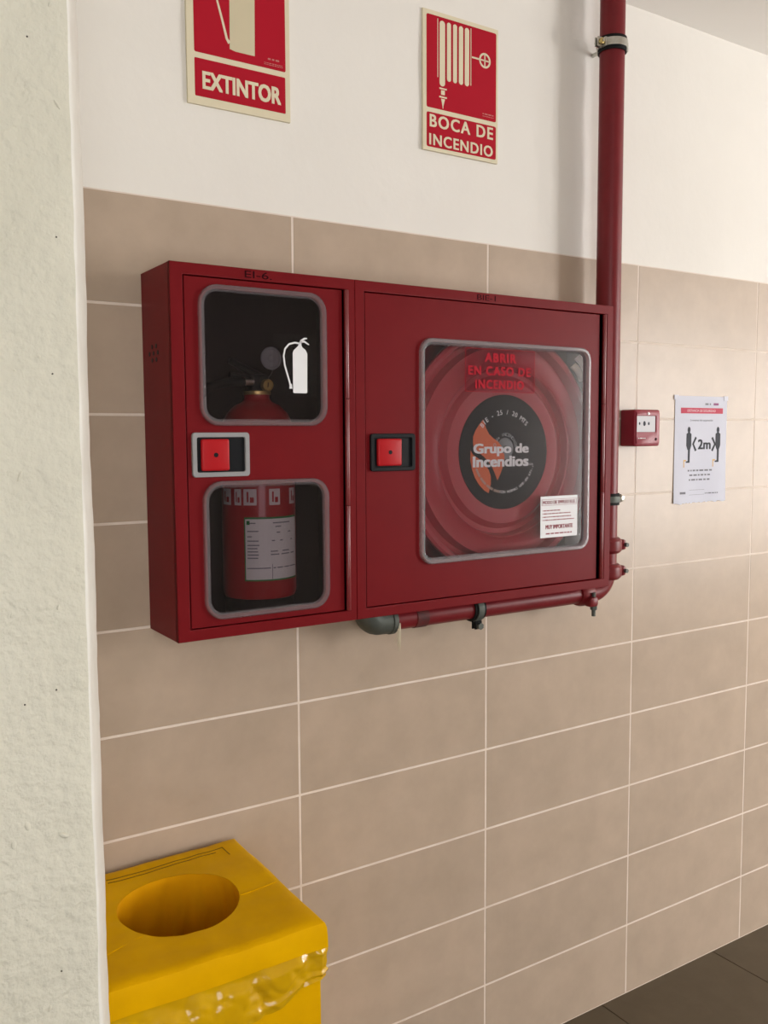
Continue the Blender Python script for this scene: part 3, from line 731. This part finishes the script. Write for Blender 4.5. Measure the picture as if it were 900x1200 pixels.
# ------------------------------------------------------------------ signs
def sign_board(name, label, x0, x1, z0, z1):
    root = thing(name, label, 'sign', ((x0+x1)/2, 0.0, z0), 'red and cream fire signs')
    sub(root, 'board', box(x0, x1, -0.0025, 0.0030, z0, z1, .0004, 1), LUM)
    return root
def sign_hose():
    x0, x1, z0, z1 = 0.3203, 0.5312, 2.1820, 2.4785
    r = sign_board('hose_sign', 'red and cream safety sign reading BOCA DE INCENDIO above the wide cabinet', x0, x1, z0, z1)
    y = -0.0029
    sub(r, 'red_panel', plate([rrect(0.3302, 0.5252, 2.2735, 2.4690, .004, 4)], y, 0.0005), SIGNRED)
    sub(r, 'red_panel', plate([rrect(0.3302, 0.5252, 2.1900, 2.2635, .004, 4)], y, 0.0005), SIGNRED)
    y -= 0.0004
    p = bmesh.new()
    for a, b, zt, zb in ((0.3650, 0.3797, 2.4617, 2.3236), (0.3851, 0.3961, 2.4620, 2.3370), (0.4019, 0.4127, 2.4622, 2.3371), (0.4180, 0.4298, 2.4622, 2.3372), (0.4346, 0.4467, 2.4622, 2.3374)):
        join(p, plate([rrect(a, b, zb, zt, (b-a)/2-.0003, 6)], y, .0004))
    for x in (0.3600, 0.4518): box(x-.0009, x+.0009, y, y+.0004, 2.3409, 2.4640, bm=p)
    sub(r, 'coil_pictogram', p, LUM, 'cream coiled hose drawing')
    p = bmesh.new()
    box(0.3645, 0.3846, y, y+.0004, 2.3170, 2.3200, bm=p); box(0.3690, 0.3790, y, y+.0004, 2.3055, 2.3150, bm=p); box(0.3640, 0.3846, y, y+.0004, 2.2990, 2.3022, bm=p)
    join(p, plate([[(0.3690, 2.2970), (0.3795, 2.2970), (0.3752, 2.2820), (0.3748, 2.2765), (0.3732, 2.2765), (0.3728, 2.2820)]], y, .0004))
    sub(r, 'nozzle_pictogram', p, LUM)
    cx, cz, R = 0.4919, 2.4030, 0.0166
    p = plate([circle(cx, cz, R), circle(cx, cz, R-.0045)], y, .0004)
    box(cx-R+.002, cx+R-.002, y, y+.0004, cz-.0016, cz+.0016, bm=p); box(cx-.0016, cx+.0016, y, y+.0004, cz-R+.002, cz+R-.002, bm=p)
    box(0.4547, cx-R+.002, y, y+.0004, cz-.0018, cz+.0018, bm=p)
    sub(r, 'wheel_pictogram', p, LUM, 'cream handwheel drawing')
    sub(r, 'lettering', text('BOCA DE', 0.3380, 0.5165, 2.2325, 2.2598, y, 0.026, .0004, 1.18), LUM)
    sub(r, 'lettering', text('INCENDIO', 0.3367, 0.5160, 2.1940, 2.2185, y, 0.026, .0004, 1.14), LUM)
    rnd = random.Random(1); p = bmesh.new()
    word_bars(0.486, 0.518, 2.2865, .0022, y, rnd, bm=p); word_bars(0.486, 0.518, 2.2815, .0014, y, rnd, bm=p)
    sub(r, 'small_print', p, mat('faint_print', (0.50, 0.20, 0.18), 0.6))
sign_hose()
def sign_ext():
    x0, x1, z0, z1 = -0.2155, -0.0020, 2.1800, 2.4770
    r = sign_board('extinguisher_sign', 'red and cream safety sign reading EXTINTOR above the narrow cabinet', x0, x1, z0, z1)
    y = -0.0029
    sub(r, 'red_panel', plate([rrect(-0.2010, -0.0118, 2.2745, 2.4680, .003, 3)], y, 0.0005), SIGNRED)
    sub(r, 'red_panel', plate([rrect(-0.2010, -0.0128, 2.1950, 2.2640, .002, 3)], y, 0.0005), SIGNRED)
    y -= 0.0004
    body = [(-0.1298, 2.2935), (-0.118, 2.2910), (-0.0779, 2.2910), (-0.0765, 2.400), (-0.080, 2.414), (-0.090, 2.422), (-0.096, 2.426), (-0.096, 2.436), (-0.110, 2.436), (-0.110, 2.426), (-0.117, 2.422), (-0.126, 2.414), (-0.1285, 2.400)]
    sub(r, 'extinguisher_pictogram', plate([body], y, .0004), LUM2, 'pale extinguisher drawing')
    sub(r, 'hose_pictogram', stroke([(-0.103, 2.432), (-0.125, 2.436), (-0.145, 2.426), (-0.1545, 2.405), (-0.1541, 2.378), (-0.1440, 2.343), (-0.1355, 2.311), (-0.1300, 2.304)], [.004]*5+[.0045, .005, .007], y), LUM)
    sub(r, 'handle_pictogram', stroke([(-0.108, 2.434), (-0.100, 2.446), (-0.080, 2.452), (-0.066, 2.449)], .006, y), LUM)
    sub(r, 'lettering', text('EXTINTOR', -0.1862, -0.0228, 2.2092, 2.2425, y, 0.040, .0004), LUM)
    rnd = random.Random(4); p = bmesh.new()
    word_bars(-0.050, -0.022, 2.2925, .0030, y, rnd, bm=p); word_bars(-0.058, -0.018, 2.2845, .0012, y, rnd, bm=p); word_bars(-0.058, -0.018, 2.2815, .0012, y, rnd, bm=p)
    sub(r, 'small_print', p, MATS['faint_print'])
sign_ext()

# ------------------------------------------------------------------ alarm call point
def call_point():
    x0, x1, z0, z1, d = 0.9515, 1.0480, 1.5280, 1.6225, 0.050
    r = thing('alarm_call_point', 'small red manual fire alarm box on the tiles beside the vertical pipe', 'alarm box', ((x0+x1)/2, 0, z0))
    sub(r, 'housing', box(x0, x1, -d, 0.0, z0, z1, .005, 3), mat('call_point_red', (0.26, 0.018, 0.035), 0.35, spec=0.3), smooth=True)
    y = -d
    sub(r, 'front_bezel', plate([rrect(x0+.005, x1-.004, z0+.006, z1-.006, .004, 4), rrect(0.9575, 1.0300, 1.5640, 1.6070, .002, 3)], y-.0022, .003, .0008), MATS['call_point_red'], smooth=True)
    sub(r, 'glass_element', plate([rrect(0.9575, 1.0285, 1.5650, 1.6060, .001, 3)], y-.0008, .002), mat('call_point_white', (0.44, 0.43, 0.45), 0.35), 'white break panel')
    y -= .0011
    for x, h in ((0.9690, .005), (0.9872, .0085), (1.0035, .0055)):
        join_b = plate([circle(x, 1.5866, h*.55, 14, h*.75)], y, .0003)
        sub(r, 'press_mark', join_b, INK)
    sub(r, 'indicator_lamp', cyl((1.000, -d-.0018, 1.6120), (1.000, -d-.0045, 1.6120), .0042, .003, 14), mat('lamp_lens', (0.85, 0.75, 0.75), 0.15))
    rnd = random.Random(8)
    sub(r, 'small_print', word_bars(0.963, 0.990, 1.5487, .0022, -d-.0026, rnd), WHITE)
    sub(r, 'test_slot', cyl((1.030, -d-.0018, 1.546), (1.030, -d-.0026, 1.546), .004, seg=12), MATS['marker_black'])
call_point()

# ------------------------------------------------------------------ distance poster
def poster():
    x0, x1, z0, z1 = 1.1655, 1.3880, 1.3660, 1.6640
    root = thing('distance_poster', 'white paper poster showing two figures kept two metres apart on the tiles', 'poster', ((x0+x1)/2, 0, z0))
    nx, nz = 30, 26; bm = bmesh.new(); rows = []
    rnd = random.Random(6)
    tear = [rnd.uniform(-.003, .002) for _ in range(nx+1)]
    for k in range(nz+1):
        row = []
        for i in range(nx+1):
            s, t = i/nx, k/nz
            lift = 0.0016+0.0010*math.sin(s*9)*(1-t)+0.0022*(1-t)**4*(0.6+0.4*math.sin(s*7+1))
            z = z0+(z1-z0)*t+(tear[i] if k == 0 else 0)+0.002*s*(1-t)
            row.append(bm.verts.new((x0+(x1-x0)*s-0.001*(1-t)*(1-s), -lift, z)))
        rows.append(row)
    for k in range(nz):
        for i in range(nx): bm.faces.new((rows[k][i], rows[k][i+1], rows[k+1][i+1], rows[k+1][i]))
    geom = bm.faces[:]
    thicken(bm, 0.0004)
    sub(root, 'paper_sheet', bm, PAPER, smooth=True)
    y = -0.0046
    def sheet(b2):                                   # print follows the curve of the paper
        for v in b2.verts:
            s = (v.co.x-x0)/(x1-x0); t = (v.co.z-z0)/(z1-z0); off = v.co.y-y
            v.co.y = -(0.0018+0.0010*math.sin(s*9)*(1-t)+0.0022*(1-t)**4*(0.6+0.4*math.sin(s*7+1)))-0.0002+off*0.4
        return b2
    bars = bmesh.new()
    for k in range(16): box(1.1888+.0113*k, 1.1888+.0113*(k+1), y, y+.0003, 1.6160, 1.6315, bm=bars)
    sub(root, 'red_band', sheet(bars), mat('poster_red', (0.50, 0.045, 0.09), 0.6))
    sub(root, 'band_lettering', sheet(text('DISTANCIA DE SEGURIDAD', 1.2160, 1.3370, 1.6205, 1.6270, y-.0006, 0.01)), mat('band_text', (0.80, 0.62, 0.66), .6))
    r2 = random.Random(12)
    sub(root, 'subtitle', sheet(text('2 metros de separación', 1.2295, 1.3262, 1.5925, 1.6000, y, 0.005)), GREYINK)
    lg = word_bars(1.292, 1.316, 1.6425, .0050, y, r2); sub(root, 'logo_print', sheet(lg), GREYINK)
    lg = word_bars(1.328, 1.350, 1.6425, .0065, y, r2); sub(root, 'logo_print', sheet(lg), mat('purple_ink', (0.28, 0.08, 0.20), .6))
    for cx in (1.2245, 1.3500):
        p = plate([circle(cx, 1.5705, .0062, 18, .0085)], y, .0003)
        join(p, plate([[(cx-.0035, 1.5640), (cx+.0035, 1.5640), (cx+.0055, 1.5620), (cx+.0105, 1.5590), (cx+.0108, 1.5270), (cx+.0055, 1.5150), (cx-.0055, 1.5150), (cx-.0108, 1.5270), (cx-.0105, 1.5590), (cx-.0055, 1.5620)]], y, .0003))
        join(p, plate([[(cx-.0035, 1.516), (cx+.0055, 1.516), (cx+.0045, 1.4790), (cx-.0120, 1.4790), (cx-.0120, 1.4830), (cx-.0035, 1.4840)]], y, .0003))
        sub(root, 'figure_print', sheet(p), INK)
        q = bmesh.new(); box(cx-.0215, cx-.0185, y, y+.0003, 1.4660, 1.4860, bm=q); box(cx-.0215, cx-.0110, y, y+.0003, 1.4835, 1.4870, bm=q)
        sub(root, 'corner_mark', sheet(q), ORANGEINK)
    sub(root, 'distance_lettering', sheet(text('2m', 1.2640, 1.3195, 1.5160, 1.5440, y, 0.035)), INK)
    sub(root, 'arrow_print', sheet(stroke([(1.2555, 1.5500), (1.2430, 1.5310), (1.2555, 1.5120)], .0075, y)), INK)
    sub(root, 'arrow_print', sheet(stroke([(1.3250, 1.5490), (1.3375, 1.5300), (1.3250, 1.5110)], .0075, y)), INK)
    p = bmesh.new()
    for z, a, b in ((1.4570, 1.2215, 1.3265), (1.4440, 1.2290, 1.3190), (1.4310, 1.2270, 1.3192)): word_bars(a, b, z, .0045, y, r2, bm=p)
    sub(root, 'small_print', sheet(p), GREYINK)
    p = word_bars(1.1890, 1.2238, 1.3950, .0060, y, r2)
    sub(root, 'footer_print', sheet(word_bars(1.299, 1.353, 1.3915, .0030, y, r2)), GREYINK)
    sub(root, 'footer_print', sheet(p), GREYINK)
    q = bmesh.new()
    for k in range(12): box(1.229+.0056*k, 1.2346+.0056*k, y, y+.0002, 1.4020, 1.4027, bm=q); box(1.229+.0056*k, 1.2346+.0056*k, y, y+.0002, 1.3885, 1.3892, bm=q)
    sub(root, 'footer_rule', sheet(q), GREYINK)
    for (x, z) in ((x0+.004, z1-.005), (x1-.006, z1-.005)):
        sub(root, 'tape_strip', box(x-.009, x+.009, -0.0028, -0.0018, z-.006, z+.007), mat('clear_tape', (0.62, 0.62, 0.70), 0.5))
poster()

# ------------------------------------------------------------------ yellow waste bin
def waste_bin():
    x0, x1, y0, y1, zt = -0.530, -0.163, -0.388, -0.022, 0.755
    root = thing('waste_bin', 'square yellow waste bin with a round opening, covered by a yellow plastic bag', 'bin', ((x0+x1)/2, (y0+y1)/2, 0))
    # card box
    bw = bmesh.new(); i = 0.002
    for b in ((x0+i, x0+i+.004, y0+i+.004, y1-i-.004), (x1-i-.004, x1-i, y0+i+.004, y1-i-.004), (x0+i, x1-i, y0+i, y0+i+.004), (x0+i, x1-i, y1-i-.004, y1-i)):
        box(b[0], b[1], b[2], b[3], 0.002, zt-.012, bm=bw)
    box(x0+i, x1-i, y0+i, y1-i, 0.0, 0.004, bm=bw)
    sub(root, 'box', bw, YELLOW)
    # lid: warped sheet with a round hole, folded down on all sides
    hx, hy, hr = -0.342, -0.202, 0.104
    def warp(x, y):
        n = noise.noise(Vector((x*9, y*9, 2.0)))*0.0050+noise.noise(Vector((x*30, y*30, 5.0)))*0.0016
        return zt+n-0.004*math.exp(-((x-hx)**2+(y-hy)**2)/0.02)
    N = 96; bm = bmesh.new(); rings = []
    def outer(a):
        c, s = math.cos(a), math.sin(a)
        ex = (x1-hx)/c if c > 1e-9 else ((x0-hx)/c if c < -1e-9 else 1e9)
        ey = (y1-hy)/s if s > 1e-9 else ((y0-hy)/s if s < -1e-9 else 1e9)
        return min(ex, ey)
    corners = [math.atan2(yy-hy, xx-hx) % (2*PI) for xx in (x0, x1) for yy in (y0, y1)]
    angs = [2*PI*k/N for k in range(N)]
    for ca in corners:
        j = min(range(N), key=lambda q: abs(angs[q]-ca)); angs[j] = ca
    K = 8
    for k in range(K+1):
        ring = []
        for a in angs:
            rr = hr*(1+0.012*math.sin(3*a+1))+(outer(a)-hr)*k/K
            x, y = hx+rr*math.cos(a), hy+rr*math.sin(a)
            if k == K:      # wavering outer edge
                x = min(max(x, x0), x1); y = min(max(y, y0), y1)
                x += 0.0080*noise.noise(Vector((3, y*14, 1))) if abs(x-x1) < 1e-4 or abs(x-x0) < 1e-4 else 0
            ring.append(bm.verts.new((x, y, warp(x, y)-(0.0015 if k == K else 0))))
        rings.append(ring)
    # rounded fold and the skirt
    for t, (out, dz) in enumerate(((0.005, -0.0045), (0.0075, -0.012), (0.0085, -0.028), (0.0090, -0.046))):
        ring = []
        for a, v in zip(angs, rings[K]):
            dx, dy = v.co.x-(x0+x1)/2, v.co.y-(y0+y1)/2
            ox = math.copysign(out, dx) if abs(dx) > 0.178 else 0
            oy = math.copysign(out, dy) if abs(dy) > 0.178 else 0
            wv = 0.0022*noise.noise(Vector((v.co.x*14, v.co.y*14, t*1.0)))*(t/3)
            dzz = dz*(1.0+0.10*noise.noise(Vector((v.co.x*5, v.co.y*5, 8))) if t == 3 else 1)
            ring.append(bm.verts.new((v.co.x+ox+(wv if ox else 0), min(v.co.y+oy+(wv if oy else 0), -0.0125), zt+dzz+(warp(v.co.x, v.co.y)-zt)*(1-t/4))))
        rings.append(ring)
    for a, b in zip(rings, rings[1:]):
        for k in range(N): bm.faces.new((a[k], a[(k+1) % N], b[(k+1) % N], b[k]))
    lid = sub(root, 'lid', bm, YELLOW, 'yellow lid with a round opening and folded edges', True)
    for v in (( -0.425, -0.052, -0.197, -0.047), (-0.425, -0.064, -0.215, -0.058), (-0.197, -0.047, -0.195, -0.080)):
        c = bmesh.new(); n = 18; prev = None
        pts = [(v[0]+(v[2]-v[0])*k/n, v[1]+(v[3]-v[1])*k/n) for k in range(n+1)]
        tube([(x, y, warp(x, y)+0.0003) for x, y in pts], 0.0010, 5, bm=c)
        sub(lid, 'cut_line', c, CREASE)
    for pts in ([(-0.242, -0.236), (-0.20, -0.232), (-0.168, -0.228)], [(-0.52, -0.305), (-0.47, -0.285), (-0.428, -0.270)]):
        c = bmesh.new(); tube([(x, y, warp(x, y)+0.0001) for x, y in pts], 0.0010, 5, bm=c); sub(lid, 'fold_ridge', c, YELLOW)
    # bag hanging inside the opening
    n = 80; bi = bmesh.new(); rr = []
    for k in range(15):
        ring = []
        for q in range(n):
            a = 2*PI*q/n; f = k/14
            r = hr*(1+0.012*math.sin(3*a+1))+0.0015+0.050*min(1, f*2.2)+0.012*min(1, f*5)*noise.noise(Vector((math.cos(a)*5, math.sin(a)*5, f*0.5)))+0.009*noise.noise(Vector((math.cos(a)*14, math.sin(a)*14, 3+f*0.4)))*min(1, f*5)
            if k == 0:
                rl = hr*(1+0.012*math.sin(3*a+1)); xx, yy = hx+rl*math.cos(a), hy+rl*math.sin(a)
                ring.append(bi.verts.new((xx, yy, warp(xx, yy)-0.0004))); continue
            ring.append(bi.verts.new((hx+min(max(r*math.cos(a), -.172), .165), hy+min(max(r*math.sin(a), -.170), .165), zt-0.0075-0.58*f)))
        rr.append(ring)
    for a, b in zip(rr, rr[1:]):
        for q in range(n): bi.faces.new((a[q], a[(q+1) % n], b[(q+1) % n], b[q]))
    bi.faces.new(rr[-1])
    sub(root, 'inner_bag', bi, YIN, 'bag lining seen through the opening', True)
    # crumpled bag collar hanging below the lid skirt
    def perim(s):
        L = [(x0, y0), (x1, y0), (x1, y1), (x0, y1)]; i_ = int(s) % 4; f = s-int(s)
        a, b = L[i_], L[(i_+1) % 4]
        return a[0]+(b[0]-a[0])*f, a[1]+(b[1]-a[1])*f, ((0, -1), (1, 0), (0, 1), (-1, 0))[i_]
    M, H = 320, 26; bg = bmesh.new(); rows = []
    for k in range(H+1):
        t = k/H; row = []
        for j in range(M):
            s = 4*j/M; x, y, nrm = perim(s)
            f = s-int(s)
            low = 0.150-0.080*f if int(s) == 0 else (0.070-0.02*f if int(s) == 1 else (0.05+.08*f if int(s) == 2 else 0.13+0.02*f))
            z = zt-0.030-low*t
            q = Vector((x*11+y*7, y*11, z*13))
            d = 0.0015+0.0170*abs(noise.noise(q))+0.0120*abs(noise.noise(q*2.1+Vector((3, 1, 2))))+0.0050*abs(noise.noise(q*4.7))
            d += 0.004*math.exp(-((t-0.86)/0.05)**2)
            d = min(d, 0.0135)*(0.2+0.8*min(1, max(0, (t-0.12)/0.25)))
            z -= 0.010*noise.noise(Vector((s*6, 0, 4)))*t
            row.append(bg.verts.new((x+nrm[0]*d, min(y+nrm[1]*d, -0.0125), z)))
        rows.append(row)
    for a, b in zip(rows, rows[1:]):
        for j in range(M): bg.faces.new((a[j], a[(j+1) % M], b[(j+1) % M], b[j]))
    sub(root, 'bag_collar', bg, YBAG, 'crumpled shiny yellow plastic', True)
waste_bin()
